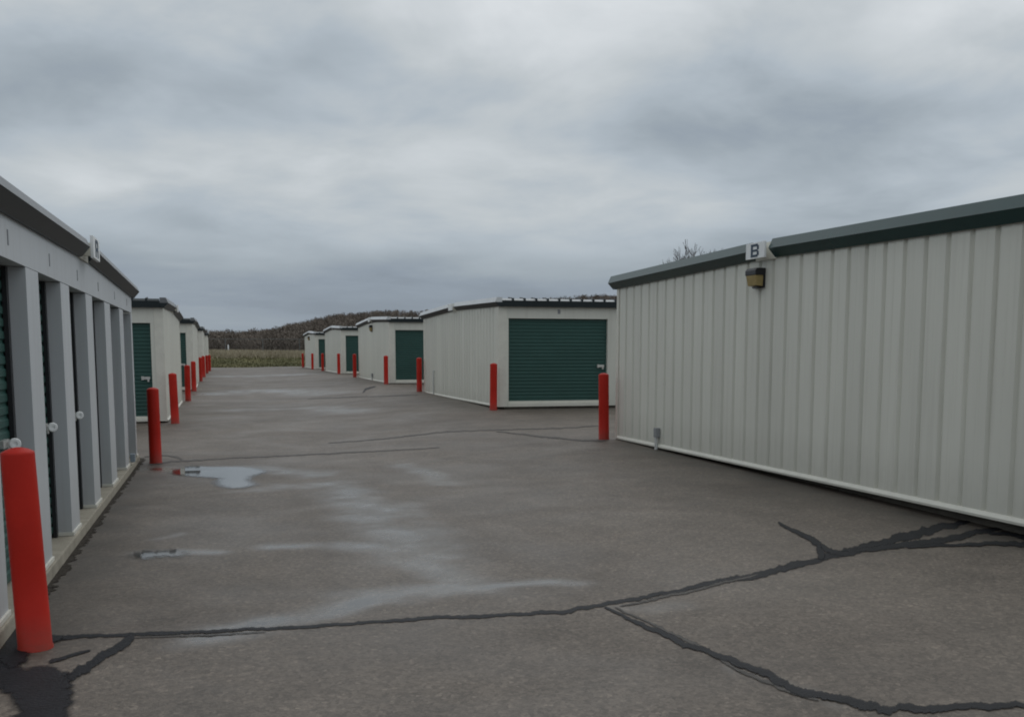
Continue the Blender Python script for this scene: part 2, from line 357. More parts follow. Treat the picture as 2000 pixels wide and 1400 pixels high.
def wet_streak(px, w, s):
    global wet
    pts = [on_ground(*p) for p in px]; d, _ = dist_poly(P2 + WARP*min(1, w*3), pts); v = np.clip(1 - d/(w*1.25), 0, 1); v = v*v*(3 - 2*v)*s*WMOD
    wet = np.maximum(wet, v)
wet_streak([(380,1242),(470,1234),(560,1215),(640,1188),(760,1162),(900,1146),(960,1143)], .30, .85)
wet_streak([(960,1143),(1040,1137),(1090,1135),(1150,1138)], .16, .95)
wet_streak([(540,1066),(600,1064),(680,1067),(780,1080),(880,1086)], .27, .8)
wet_streak([(655,948),(690,965),(720,1000),(745,1030),(790,1070),(850,1100),(890,1120)], .50, .66)
wet_streak([(770,985),(830,1030),(880,1080)], .3, .4)
wet_streak([(780,908),(830,925),(870,945)], .25, .5)
wet_streak([(330,916),(480,915),(560,922),(600,926)], .5, .7)
wet_streak([(480,955),(560,950),(640,952)], .35, .45)
wet_streak([(270,1075),(350,1076),(420,1076)], .16, .7)
wet_streak([(1420,1300),(1500,1330),(1640,1376)], .06, .7)
wet_streak([(1190,1185),(1260,1190),(1320,1180)], .15, .5)
wet_streak([(400,770),(520,762),(640,768)], 1.5, .5)
wet_streak([(480,800),(620,796),(700,804)], .9, .35)
wet_streak([(430,735),(560,732)], 2.6, .5)
wet_streak([(300,1052),(345,1042)], .1, .5)
dirt_shade = np.zeros(len(P2))
d, _ = dist_poly(P2, [np.array([-1.2, 6.0]), np.array([-1.2, 17.2])]); dirt_shade = np.maximum(dirt_shade, np.clip(1 - d/.45, 0, 1)*.75)
d, _ = dist_poly(P2, [np.array([6.6, 5.5]), np.array([6.6, 16.0])]); dirt_shade = np.maximum(dirt_shade, np.clip(1 - d/.55, 0, 1)*.8)  # contact shade painted into the asphalt along the foot of building B
d, _ = dist_poly(P2, [on_ground(520, 1145), on_ground(480, 1150)]); dirt_shade = np.maximum(dirt_shade, np.clip(1 - d/.3, 0, 1)*.3)
for bx_, by_ in [(-1.085, 6.33), (-1.015, 16.75), (6.42, 17.0)]:  # contact shade painted as dark rings round the bollard feet
    dirt_shade = np.maximum(dirt_shade, np.clip(1 - np.hypot(P2[:, 0] - bx_, P2[:, 1] - by_)/.38, 0, 1)*.8)
dirt_shade = dirt_shade*np.clip(.5 + 1.1*vnoise(P2, 3, 9), 0, 1.3)
for nme, arr in (('wet', wet), ('dirt_shade', dirt_shade)):
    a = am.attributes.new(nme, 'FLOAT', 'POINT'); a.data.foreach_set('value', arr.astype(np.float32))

def field_z(x, y):
    t = np.clip((y - YEND)/17.0, 0, 1); t = t*t*(3 - 2*t)
    z = .40 + 1.25*t
    inside = (x > -62) & (x < 82) & (y < YEND - .5) & (y > -32)
    az = x/np.maximum(y, 1.0); rise = np.clip((y - 480)/420.0, 0, 1); rise = rise*rise*(3 - 2*rise)
    z = z + np.interp(az, [-.6, -.03, .0, .034, .061, .077, .094, .106, .124, .152, .187, .26, .365, .8], [3, 2, 3, 6, 12, 15, 19, 21.5, 22, 25.5, 24.5, 31, 41, 48])*rise*(y/860.0)**.6 + 1.0*np.clip((y - 160)/300.0, 0, 1)
    z = z + .25*np.sin(x*.31 + 1.3)*np.sin(y*.17)*np.clip((y - 112)/20, 0, 1)
    side = np.where(y < YEND, .30, z)
    return np.where(inside, -.5, side)
fx = np.concatenate([np.arange(-3000, -200, 200.), np.arange(-200, -62, 12), [-62.5, -61.5], np.arange(-58, 81, 3.0), [81.5, 82.5], np.arange(86, 420, 12), np.arange(420, 3001, 200.)])
fy = np.concatenate([np.arange(-1500, -60, 200.), np.arange(-60, -33, 6), [-32.5, -31.5], np.arange(-25, 90, 8), [93.3, 93.6], np.arange(94.2, 125, 1.0), np.arange(125, 480, 25.), np.arange(480, 960, 12.), np.arange(1000, 6001, 300.)])
fm, _ = grid_mesh('field', fx, fy, field_z, M['field'])
fm.materials.append(M['woodfloor'])
cen = np.empty(len(fm.polygons)*3); fm.polygons.foreach_get('center', cen); cen = cen.reshape(-1, 3)
fm.polygons.foreach_set('material_index', (cen[:, 1] > 370).astype(np.int32))
tag(link('field', fm), 'grassy field and wooded rise beyond the end of the asphalt', None, None, 'structure')

# ------------------------------------------------------------------ crack sealant, dirt seam, puddles (parts of the yard)
def strip(pts, name='crack_seal', material='tar', lift=.004, rag=.17, up=None):
    """pts: (px, py, half-width px) along the crack as seen in the photograph, laid on the asphalt"""
    P = []
    for a, b in zip(pts[:-1], pts[1:]):
        n = max(2, int(math.hypot(b[0]-a[0], b[1]-a[1])/4))
        for i in range(n): t = i/n; P.append(tuple(a[k] + (b[k]-a[k])*t for k in range(3)))
    P.append(pts[-1]); A = []; B = []
    ph = random.random()*10; wob = 0; r1 = r2 = 0
    for i, (x, y, w) in enumerate(P):
        q = P[min(i+1, len(P)-1)]; p = P[max(i-1, 0)]; dx, dy = q[0]-p[0], q[1]-p[1]; l = math.hypot(dx, dy) or 1
        nx, ny = -dy/l, dx/l
        wob = .8*wob + random.gauss(0, 1)*w*.10
        r1 = .75*r1 + random.gauss(0, rag)*.62; r2 = .75*r2 + random.gauss(0, rag)*.62
        for s, lst, rr in ((1, A, r1), (-1, B, r2)):
            ww = w*(max(.25, 1 + rr)); 
            if i in (0, len(P)-1): ww *= .15
            g = on_ground(x + nx*(s*ww*.98 + wob), y + ny*(s*ww*.98 + wob)); lst.append((g[0], g[1], g[2] + lift))
    n = len(A); C = [tuple((p[k] + q[k])/2 for k in range(3)) for p, q in zip(A, B)]
    m = MB(); m.add(A + C + B, [(i, i+1, n+i+1, n+i) for i in range(n-1)] + [(n+i, n+i+1, 2*n+i+1, 2*n+i) for i in range(n-1)])
    o = m.build(name, M[material], yard)
    at = o.data.attributes.new('depth', 'FLOAT', 'POINT'); at.data.foreach_set('value', [0.0]*n + [1.0]*n + [0.0]*n)
    for p in o.data.polygons:
        if p.normal.z < 0: p.flip()
    return o
def blob(px, name, material, lift, rag=2.0, soft=0.0):
    n = len(px); Q = []
    for i in range(n):
        p0, p1, p2, p3 = px[(i-1) % n], px[i], px[(i+1) % n], px[(i+2) % n]
        k = max(3, int(math.hypot(p2[0]-p1[0], p2[1]-p1[1])/8))
        for j in range(k):
            t = j/k
            Q.append(tuple(.5*(2*p1[c] + (-p0[c]+p2[c])*t + (2*p0[c]-5*p1[c]+4*p2[c]-p3[c])*t*t + (-p0[c]+3*p1[c]-3*p2[c]+p3[c])*t**3) + random.gauss(0, rag)*(1 if c == 0 else .5) for c in (0, 1)))
    V = np.array([on_ground(*q) for q in Q]); poly = V[:, :2]
    st = min(.035, max(np.ptp(poly[:, 0]), np.ptp(poly[:, 1]))/40); pad = soft + st
    gx = np.arange(poly[:, 0].min() - pad, poly[:, 0].max() + pad + st, st); gy = np.arange(poly[:, 1].min() - pad, poly[:, 1].max() + pad + st, st)
    X, Y = np.meshgrid(gx, gy); P = np.stack([X.ravel(), Y.ravel()], 1); ins = np.zeros(len(P), bool)
    for p, q in zip(poly, np.roll(poly, -1, 0)):
        c = (p[1] > P[:, 1]) != (q[1] > P[:, 1]); dy = (q[1] - p[1]) or 1e-9
        ins ^= c & (P[:, 0] < (q[0] - p[0])*(P[:, 1] - p[1])/dy + p[0])
    sd, _ = dist_poly(P, list(poly) + [poly[0]]); sd = np.where(ins, sd, -sd)
    keep = (sd > -pad).reshape(X.shape); cell = keep[:-1, :-1] & keep[:-1, 1:] & keep[1:, 1:] & keep[1:, :-1]
    idx = np.arange(len(P)).reshape(X.shape); F = np.stack([idx[:-1, :-1], idx[:-1, 1:], idx[1:, 1:], idx[1:, :-1]], -1)[cell]
    used = np.unique(F); mp_ = np.full(len(P), -1); mp_[used] = np.arange(len(used)); Z = ground(P[:, 0], P[:, 1]) + lift
    me = bpy.data.meshes.new(name); me.from_pydata([(P[i, 0], P[i, 1], Z[i]) for i in used], [], mp_[F].tolist()); me.materials.append(M[material])
    at = me.attributes.new('depth', 'FLOAT', 'POINT'); at.data.foreach_set('value', np.clip(.5 + .5*sd[used]/max(soft, .01), 0, 1).astype(np.float32))
    return link(name, me, yard)
strip([(108,1246,5),(180,1242,4.5),(255,1240,4.5),(400,1234,4),(540,1227,3.8),(700,1217,4),(850,1207,4),(1000,1200,4.5),(1100,1193,5),(1190,1178,5),(1300,1159,5),(1400,1137,6),(1500,1117,8),(1590,1095,9),(1650,1079,10),(1740,1057,11),(1800,1042,11),(1850,1028,9),(1897,1018,3)])
strip([(1180,1186,3),(1240,1214,5),(1330,1254,7),(1420,1290,9),(1500,1321,10),(1560,1352,10),(1640,1366,10),(1720,1385,12),(1800,1384,9),(1900,1380,8),(2020,1376,8)], lift=.006)
strip([(1200,1186,3),(1300,1232,5),(1360,1262,5),(1440,1306,6),(1520,1342,6),(1600,1368,5)], material='tar_worn', lift=.0045)
strip([(1519,1020,3),(1550,1036,5),(1590,1058,8),(1625,1078,7),(1660,1082,6)], lift=.006)
strip([(1598,1062,6),(1602,1078,9),(1606,1094,9)], lift=.0075, rag=.1)
strip([(1670,1076,5),(1760,1068,8),(1830,1058,8),(1900,1043,7),(1958,1031,4)], lift=.006)
strip([(1770,1070,3),(1860,1065,3.5),(1940,1062,5),(2030,1066,7)], lift=.0075)
strip([(1930,1043,2),(1970,1043,4),(2030,1054,8)], lift=.009)
strip([(1480,1122,4),(1400,1142,5),(1300,1166,5),(1210,1184,3)], material='tar_worn', lift=.0048)
strip([(262,1242,8),(215,1274,11),(170,1303,12),(118,1334,12)], lift=.006)
strip([(95,1294,4),(140,1280,4),(178,1270,2)], lift=.0055)
blob([(-30,1288),(20,1296),(48,1316),(75,1306),(112,1312),(130,1350),(118,1385),(112,1425),(48,1425),(44,1370),(8,1346),(-30,1335)], 'sealant_patch', 'tar', .008, 2.0, .06)
blob([(-30,1236),(20,1230),(60,1238),(112,1244),(100,1256),(50,1272),(44,1294),(26,1304),(6,1290),(-30,1270)], 'sealant_patch', 'tar', .0095, 2.5, .05)
strip([(262,1246,2),(400,1241,3),(520,1234,2)], material='tar_worn', lift=.0045)
# far cracks, worn
strip([(280,893,2),(325,889,2),(345,893,3),(356,899,3)], material='tar_worn', lift=.006)
strip([(290,908,3),(340,901,2.5),(430,896,2),(560,890,2),(700,883,2),(860,874,1.5)], material='tar_worn', lift=.0045)
strip([(640,866,1.5),(760,856,2),(870,843,2),(1000,839,2),(1100,836,2),(1172,831,2)], material='tar_worn', lift=.0045)
strip([(968,843,2),(1020,849,2.5),(1080,856,3),(1130,860,3),(1185,861,3)], material='tar_worn', lift=.006)
strip([(708,768,2),(714,760,2.5),(735,754,1.5)], material='tar', lift=.006)
strip([(600,779,1),(700,775,1.5),(818,772,1.2)], material='tar_worn', lift=.0045)
# dirt seam between slab and asphalt
seam = MB(); A = []; B = []; yy = 5.9; 
while yy < 17.5:
    A.append((-1.30, yy, float(ground(-1.3, yy)) + .012)); B.append((-1.235 + random.uniform(-.015, .05), yy, float(ground(-1.2, yy)) + .005)); yy += .06
n = len(A); seam.add(A + B, [(i, i+1, n+i+1, n+i) for i in range(n-1)]); o = seam.build('dirt_seam', M['dirt_shade'], yard)
for p in o.data.polygons:
    if p.normal.z < 0: p.flip()
def puddle(px, label):
    o = blob(px, 'puddle', 'water', .006, .8, .15); o['label'] = label; return o
puddle([(334,922),(350,916),(372,911),(440,912),(490,913),(520,921),(495,930),(488,939),(500,946),(470,954),(434,952),(420,942),(426,935),(380,931),(345,927)], 'largest puddle mirroring the sky beside the second bollard')
puddle([(262,1083),(278,1077),(310,1077),(345,1074),(362,1080),(350,1087),(310,1088),(285,1091),(266,1090)], 'small narrow puddle near the grey building doors')

# ------------------------------------------------------------------ storage buildings
RIB = .325
def panel_mesh(h, s):
    """one strip of reversed-rib wall sheet, local y 0..RIB, z 0..h, outward +s*x; flat pan with a sunken groove"""
    w = RIB; prof = [(0, -.034), (.018, -.034), (.038, 0), (.150, 0), (.155, -.002), (.172, -.002), (.177, 0), (w - .038, 0), (w - .018, -.034), (w, -.034)]
    A = [(s*o, y, 0) for y, o in prof]; B = [(s*o, y, h) for y, o in prof]; n = len(A)
    m = MB(); m.add(A + B, [(i, i+1, n+i+1, n+i) for i in range(n-1)])
    me = m.mesh('wall_panel', M['wall'], recalc=False)
    me.update()
    if (me.polygons[4].normal.x*s) < 0: me.flip_normals()
    return me
def rake_trim(par, xf, s, ya, yb, za, zb, material, flash, slim=False):
    v, zv, t, zt = (.115, .088, .082, .166) if slim else (.135, .10, .082, .222)
    for nm, prof, mt in (('rake_trim', [(-.02, 0), (.035, -.005), (v, zv), (-.05, zv)], material), ('rake_flashing', [(-.05, zv + .003), (v + .002, zv + .003), (t, zt), (-.05, zt)], flash)):
        A = [(xf + s*o, ya, za + z) for o, z in prof]; B = [(xf + s*o, yb, zb + z) for o, z in prof]
        MB().prism(A, B).build(nm, mt, par)
DOOR_CACHE = {}
def door_curtain(w, h, ax):
    """corrugated curtain in local coords: width along axis ax, z up, faces toward -(other axis)"""
    key = (round(w, 3), round(h, 3), ax)
    if key in DOOR_CACHE: return DOOR_CACHE[key]
    pts = []; n = int(round(h/.087)); p = h/n
    for k in range(n):
        for t, d in ((0, .012), (.18, .012), (.34, 0), (.84, 0)): pts.append(((k + t)*p, d))
    pts.append((h, .012))
    if ax == 'x': A = [(0, d, z) for z, d in pts]; B = [(w, d, z) for z, d in pts]
    elif ax == 'y+': A = [(-d, 0, z) for z, d in pts]; B = [(-d, w, z) for z, d in pts]
    q = len(A); m = MB(); m.add(A + B, [(i, i+1, q+i+1, q+i) for i in range(q-1)])
    me = m.mesh('door', M['door'], recalc=False); me.update()
    nrm = me.polygons[2].normal
    if (ax == 'x' and nrm.y > 0) or (ax == 'y+' and nrm.x < 0): me.flip_normals()
    DOOR_CACHE[key] = me; return me
def door_south(par, x0, w, y, z0, h, latch_x):
    """roll-up door in a wall that faces the camera (-y)"""
    dr = link('roll_up_door', door_curtain(w, h, 'x'), par, (x0, y, z0))
    bar = MB().box((x0 + .01, y - .02, z0 - .015), (x0 + w - .01, y + .03, z0 + .055)).build('bottom_bar', M['base'], dr, bevel=.004)
    bar.matrix_parent_inverse = Matrix.Translation((-x0, -y, -z0))
    m = MB(); m.box((latch_x - .09, y - .035, z0 + .90), (latch_x + .09, y - .004, z0 + .965)); m.box((latch_x - .10, y - .05, z0 + .89), (latch_x - .05, y - .005, z0 + .975)); m.box((latch_x + .03, y - .05, z0 + .85), (latch_x + .07, y - .02, z0 + .925))
    la = m.build('latch', M['steel'], dr, bevel=.004); la.matrix_parent_inverse = Matrix.Translation((-x0, -y, -z0))
    return dr
def eave_ribs(par, xf, s, length, y, z, facing, visible, pm='galv'):
    """drip edge of the roof sheets over the eave: pale pans between dark rib ends"""
    for k in range(visible):
        x0 = xf - s*(.06 + k*.305); x1 = x0 - s*.255
        me = MB().prism([(x0, y - facing*.115, z), (x0, y - facing*.105, z), (x0, y - facing*.02, z + .048), (x0, y - facing*.03, z + .051)],
                        [(x1, y - facing*.115, z), (x1, y - facing*.105, z), (x1, y - facing*.02, z + .048), (x1, y - facing*.03, z + .051)])
        me.build('roof_pan_edge', M[pm], par)
        rx0 = x1 - s*.004; rx1 = x1 - s*.046
        MB().prism([(rx0, y - facing*.12, z), (rx0, y + facing*.3, z), (rx0, y + facing*.3, z + .10), (rx0, y - facing*.12, z + .058)],
                   [(rx1, y - facing*.12, z), (rx1, y + facing*.3, z), (rx1, y + facing*.3, z + .10), (rx1, y - facing*.12, z + .058)]).build('rib_end', M['trim_grey'], par)
def storage_building(label, xf, s, y0, y1, zb, ze, zr, length, trim, doors, door_top, door_sill, pier, gap=(.26, .26), wall='wall', panels=True, pans=24, door_w=2.66, door_pitch=3.05, flash='flash'):
    """ribbed end wall at x=xf facing the lane (outward = s), near long side at y0 with roll-up doors, shallow gable roof"""
    ym = (y0 + y1)/2
    root = empty('storage_building', (xf - s*length/2, ym, zb)); tag(root, label, 'storage building', 'rows of metal storage buildings')
    xi = xf - s*length
    MB().box((xf - s*.16, y0 + .10, -.3), (xi, y1 - .1, zb - .002)).build('foundation', M['found'], root)
    MB().box((xf - s*.05, y0 + .16, zb), (xi, y1 - .02, ze + .02)).build('wall_core', M[wall], root)
    # end wall strips
    n = int((y1 - y0 - .16)/RIB); st = (y1 - y0 - n*RIB)/2; ph = ze + .10 - zb - .04
    if panels:
        me = panel_mesh(ph, s)
        for k in range(n): link('wall_panel', me, root, (xf, y0 + st + k*RIB, zb + .04))
    else:
        me = panel_mesh(ph, s); v = np.empty(len(me.vertices)*3); me.vertices.foreach_get('co', v); v = v.reshape(-1, 3); fs = [tuple(p.vertices) for p in me.polygons]
        m = MB()
        for k in range(n): m.add([(xf + q[0], q[1] + y0 + st + k*RIB, q[2] + zb + .04) for q in v], fs)
        m.build('ribbed_end_wall', M[wall], root, recalc=False)
    for ya, yb in ((y0 - .012, y0 + st), (y1 - st, y1 + .012)):
        MB().box((xf + s*.012, ya, zb + .0), (xf - s*.20, yb, ze + .05)).build('corner_trim', M['base' if wall == 'wall' else wall], root, bevel=.006)
    MB().prism([(xf + s*.004, y0 + st, zb - .005), (xf + s*.030, y0 + st, zb - .012), (xf + s*.034, y0 + st, zb + .012), (xf + s*.006, y0 + st, zb + .046), (xf - s*.05, y0 + st, zb + .046), (xf - s*.05, y0 + st, zb - .005)],
               [(xf + s*.004, y1 - st, zb - .005), (xf + s*.030, y1 - st, zb - .012), (xf + s*.034, y1 - st, zb + .012), (xf + s*.006, y1 - st, zb + .046), (xf - s*.05, y1 - st, zb + .046), (xf - s*.05, y1 - st, zb - .005)]).build('base_trim', M['base'], root)
    # near long wall: piers, header, doors
    x = pier; first = True
    MB().box((xf - s*.20, y0, door_top), (xi, y0 + .15, ze + .03)).build('door_header', M[wall], root)
    for k in range(doors):
        MB().box((xf - s*(.20 if k == 0 else x - (door_pitch - door_w)), y0 + .002, zb), (xf - s*x, y0 + .15, door_top)).build('door_pier', M[wall], root)
        xa, xb = xf - s*x, xf - s*(x + door_w); x0_ = min(xa, xb)
        door_south(root, x0_, door_w, y0 + .09, door_sill, door_top - door_sill - .01, (xb + s*.16) if s < 0 else (xa - s*.08 - .06))
        MB().box((x0_, y0 + .01, zb), (x0_ + door_w, y0 + .15, door_sill - .004)).build('door_sill', M['base'], root)
        MB().box(((xa + xb)/2 - .035, y0 - .008, door_top + .12), ((xa + xb)/2 + .035, y0 - .001, door_top + .23)).build('unit_number_plate', M['greybox'], root)
        x += door_pitch
    MB().box((xf - s*(x - (door_pitch - door_w)), y0 + .002, zb), (xi, y0 + .15, door_top)).build('door_pier', M[wall], root)
    # roof
    ov = .10
    for (ya, yb) in ((y0 - ov, ym), (y1 + ov, ym)):
        d = 1 if yb > ya else -1
        MB().prism([(xf - s*.03, ya, ze + .13), (xf - s*.03, yb, zr + .13), (xf - s*.03, yb, zr + .02), (xf - s*.03, ya + d*.12, ze + .02)],
                   [(xi, ya, ze + .13), (xi, yb, zr + .13), (xi, yb, zr + .02), (xi, ya + d*.12, ze + .02)]).build('roof_slope', M['galv'], root)
        MB().prism([(xf + s*.05, ya - d*.015, ze - .005), (xf + s*.05, ya - d*.025, ze + .145), (xf + s*.05, ya + d*.03, ze + .15), (xf + s*.05, ya + d*.08, ze - .005)],
                   [(xi, ya - d*.015, ze - .005), (xi, ya - d*.025, ze + .145), (xi, ya + d*.03, ze + .15), (xi, ya + d*.08, ze - .005)]).build('eave_fascia', M[trim], root)
    eave_ribs(root, xf, s, length, y0, ze + .148, 1, pans, 'galv' if s < 0 else 'trim_grey')
    rake_trim(root, xf, s, y0 - ov - .03, ym - gap[0], ze, ze + (zr - ze)*(1 - gap[0]/(ym - y0)), M[trim], M[flash])
    rake_trim(root, xf, s, ym + gap[1], y1 + ov + .03, ze + (zr - ze)*(1 - gap[1]/(ym - y0)), ze, M[trim], M[flash])
    MB().box((xf + s*.02, ym - gap[0] + .004, zr - .02), (xf - s*.05, ym + gap[1] - .004, zr + .20)).build('ridge_closure', M['base'], root)
    return root
XR = 6.74
RB = [  # y0, y1, base z, eave z, ridge z, door top, door sill, door pier
    ('large cream ribbed building with the letter B sign, nearest on the right', 6.75, 17.0, .21, 2.82, 2.90, 2.45, .28, .25),
    ('cream building with the wide green door facing us, directly behind building B', 25.0, 34.9, .355, 2.865, 2.96, 2.575, .44, .25),
    ('third cream building on the right, half its green door showing', 42.4, 52.2, .47, 2.98, 3.13, 2.66, .55, .25),
    ('fourth cream building on the right, with a narrow slice of dark door', 59.9, 69.4, .54, 3.03, 3.18, 2.72, .60, .25),
    ('farthest cream building on the right, next to the grass field', 76.9, 86.5, .56, 3.05, 3.20, 2.74, .62, .25)]
for i, (lab, y0, y1, zb, ze, zr, dt, ds, pier) in enumerate(RB):
    storage_building(lab, XR, -1, y0, y1, zb, ze, zr, 45, 'trim' if i == 0 else 'trim_grey', 4 if i else 0, dt, ds, pier, panels=(i < 2), pans=24 if i else 0, flash='trim' if i == 0 else 'flash')
LB = [
    ('second building on the left with the dark green door behind the bollards', -1.24, 25.0, 35.0, .14, 2.74, 2.83, 2.39, .20, .28),
    ('third building on the left, a thin sliver past the second', -1.03, 42.4, 52.2, .27, 2.86, 2.95, 2.5, .33, .25),
    ('fourth building on the left, narrow cream sliver', -.95, 59.9, 69.4, .37, 2.95, 3.04, 2.6, .43, .25),
    ('farthest building on the left, beside the grass field', -.90, 76.9, 86.5, .41, 2.98, 3.07, 2.64, .47, .25)]
for i, (lab, xf, y0, y1, zb, ze, zr, dt, ds, pier) in enumerate(LB):
    storage_building(lab, xf, 1, y0, y1, zb, ze, zr, 40, 'trim_grey', 2, dt, ds, pier, panels=False, pans=8, wall='wall', flash='flash_dull')

# ---- near left building: locker doors set between flat pilasters in the end wall
def locker_building():
    xf, y0, y1, zb, ze, zr = -1.30, 6.22, 17.05, .10, 2.565, 2.645
    root = empty('storage_building', (-16, 11.6, 0)); tag(root, 'pale grey building with a row of narrow recessed doors along the left edge', 'storage building', 'rows of metal storage buildings')
    xi = -36; ym = 11.5
    MB().box((-1.272, y0 - .05, -.3), (xi, y1 + .05, zb)).build('concrete_slab', M['conc'], root, bevel=.012)
    MB().box((-1.60, y0 + .05, zb), (xi, y1 - .02, ze)).build('wall_core', M['wall_grey'], root)
    dt = 2.305
    MB().prism([(xf, y0, dt), (xf, y1, dt + .015), (xf, y1, ze + .08), (xf, ym, zr + .08), (xf, y0, ze + .08)],
               [(xf - .15, y0, dt), (xf - .15, y1, dt + .015), (xf - .15, y1, ze + .08), (xf - .15, ym, zr + .08), (xf - .15, y0, ze + .08)]).build('door_header', M['wall_grey'], root)
    op = [(6.78, 7.99), (8.51, 9.64), (10.16, 11.36), (11.90, 13.13), (13.77, 15.00), (15.54, 16.84)]
    edges = [y0] + [v for o in op for v in o] + [y1]
    for k in range(0, len(edges), 2):
        MB().box((xf - .002, edges[k], zb), (xf - .15, edges[k+1], dt + .001)).build('pilaster', M['wall_grey'], root, bevel=.004)
        MB().box((xf + .012, edges[k] - .004, zb + .002), (xf - .16, edges[k+1] + .004, zb + .035)).build('base_trim', M['base'], root, bevel=.004)
    MB().box((xf - .16, y0 + .02, zb), (-1.62, y1 - .02, zb + .004))
    for k, (a, b) in enumerate(op):
        d = link('roll_up_door', door_curtain(b - a - .01, dt - zb - .03, 'y+'), root, (xf - .15, a + .005, zb + .02))
        inv = Matrix.Translation((-(xf - .15), -(a + .005), -(zb + .02)))
        ly = b - .36; m = MB(); m.box((xf - .148, ly - .10, 1.06), (xf - .118, ly + .10, 1.115)); m.box((xf - .118, ly + .0, 1.03), (xf - .104, ly + .05, 1.10))
        la = m.build('latch', M['steel'], d, bevel=.003); la.matrix_parent_inverse = inv
        for ga_, gb_ in ((a + .001, a + .05), (b - .075, b - .001)):
            MB().box((xf - .1495, ga_, zb + .004), (xf - .118, gb_, dt - .004)).build('door_guide', M['black'], root)
        if k < 3:
            # round disc lock hanging on the latch, facing the lane and the camera
            lk = MB(); nseg = 20; c = Vector((xf - .072, ly + .02, 1.085)); ax = Vector((.45, -.9, 0)).normalized(); u = Vector((0, 0, 1)); w = ax.cross(u)
            for ro, ri, t0, t1 in ((.040, .016, -.014, .014),):
                ring = []
                for r, tt in ((ri, t1), (ro*.86, t1), (ro, t1*.5), (ro, t0*.5), (ro*.86, t0), (ri, t0)):
                    ring.append([c + ax*tt + (u*math.sin(2*math.pi*i/nseg) + w*math.cos(2*math.pi*i/nseg))*r for i in range(nseg)])
                vs = [p for rr in ring for p in rr]; nr = len(ring)
                lk.add(vs, [(a_*nseg + i, a_*nseg + (i+1) % nseg, ((a_+1) % nr)*nseg + (i+1) % nseg, ((a_+1) % nr)*nseg + i) for a_ in range(nr) for i in range(nseg)])
            lk.tube(c - ax*.008, c + ax*.006, .017, .017, 10)
            lko = lk.build('disc_lock', M['white'], d, smooth=True); lko.matrix_parent_inverse = inv
        MB().box((xf, (a+b)/2 - .015, dt + .09), (xf + .004, (a+b)/2 + .015, dt + .19)).build('unit_number_plate', M['plate'], root)
    ov = .10
    for ya, yb in ((y0 - ov, ym), (y1 + ov, ym)):
        d = 1 if yb > ya else -1
        MB().prism([(xf - .03, ya, ze + .13), (xf - .03, yb, zr + .13), (xf - .03, yb, zr + .09), (xf - .03, ya + d*.12, ze + .085)],
                   [(xi, ya, ze + .13), (xi, yb, zr + .13), (xi, yb, zr + .09), (xi, ya + d*.12, ze + .085)]).build('roof_slope', M['galv'], root)
        MB().prism([(xf + .05, ya - d*.015, ze - .005), (xf + .05, ya - d*.025, ze + .145), (xf + .05, ya + d*.03, ze + .15), (xf + .05, ya + d*.08, ze - .005)],
                   [(xi, ya - d*.015, ze - .005), (xi, ya - d*.025, ze + .145), (xi, ya + d*.03, ze + .15), (xi, ya + d*.08, ze - .005)]).build('eave_fascia', M['trim_grey'], root)
    ga, gb = 10.88, 11.52
    zz = lambda y: ze + (zr - ze)*(1 - abs(y - ym)/(ym - y0))
    rake_trim(root, xf, 1, y0 - ov - .03, ga, ze, zz(ga), M['trim_grey'], M['flash_dull'], True); rake_trim(root, xf, 1, gb, y1 + ov + .03, zz(gb), zz(y1), M['trim_grey'], M['flash_dull'], True)
    MB().box((xf + .02, ga + .004, zr - .02), (xf - .05, gb - .004, zr + .19)).build('ridge_closure', M['base'], root)
    MB().box((xf + .004, 15.62, zb + .04), (xf + .07, 15.74, zb + .16)).build('electric_box', M['bluegrey'], root, bevel=.008)
locker_building()

# ------------------------------------------------------------------ signs with letters
def letter_mesh(ch):
    """stroke letters as flat bars in (u, v) 0..1"""
    B = []
    if ch == 'B': B = [(0, 0, .24, 1), (.24, .82, .86, 1), (.24, .42, .86, .58), (.24, 0, .86, .18), (.78, .56, 1, .88), (.78, .12, 1, .44)]
    if ch == 'A': B = [(0, 0, .24, .9), (.76, 0, 1, .9), (.14, .82, .86, 1), (.24, .36, .76, .54)]
    return B
def building_sign(xf, s, ya, yb, z0, z1, letter, label, flip):
    root = empty('building_sign', (xf, (ya + yb)/2, z0)); tag(root, label, 'sign', 'letter signs at the roof ridges')
    MB().box((xf, ya, z0), (xf - s*.03, yb, z1)).build('sign_panel', M['white'], root, bevel=.003)
    MB().box((xf - s*.03, (ya+yb)/2 - .03, z0 + .04), (xf - s*.16, (ya+yb)/2 + .05, z1 - .05)).build('mount', M['base'], root)
    if letter:
        h = (z1 - z0)*.80; w = (yb - ya)*.42; cy = (ya + yb)/2; zz = z0 + (z1 - z0)*.10; m = MB()
        for a, b, c, d in letter_mesh(letter):
            f = (lambda u: cy + w/2 - u*w) if flip else (lambda u: cy - w/2 + u*w)
            m.box((xf + s*.001, f(a), zz + b*h), (xf + s*.005, f(c), zz + d*h))
        m.build('letter', M['letter'], root)
building_sign(XR - .165, -1, 11.66, 12.13, 2.895, 3.095, 'B', 'white square sign with dark letter B on the nearest right roof edge', True)
building_sign(-1.30 + .14, 1, 10.93, 11.46, 2.63, 2.845, 'A', 'white sign seen edge-on at the ridge of the grey left building', False)
building_sign(XR - .165, -1, 29.7, 30.2, 2.955, 3.15, None, 'small white sign on the roof ridge of the wide green door building', True)
building_sign(XR - .165, -1, 47.05, 47.55, 3.12, 3.32, None, 'small white sign on the ridge of the third building on the right', True)
building_sign(-1.24 + .165, 1, 29.75, 30.25, 2.825, 3.02, None, 'small white sign on the ridge of the second building on the left', False)

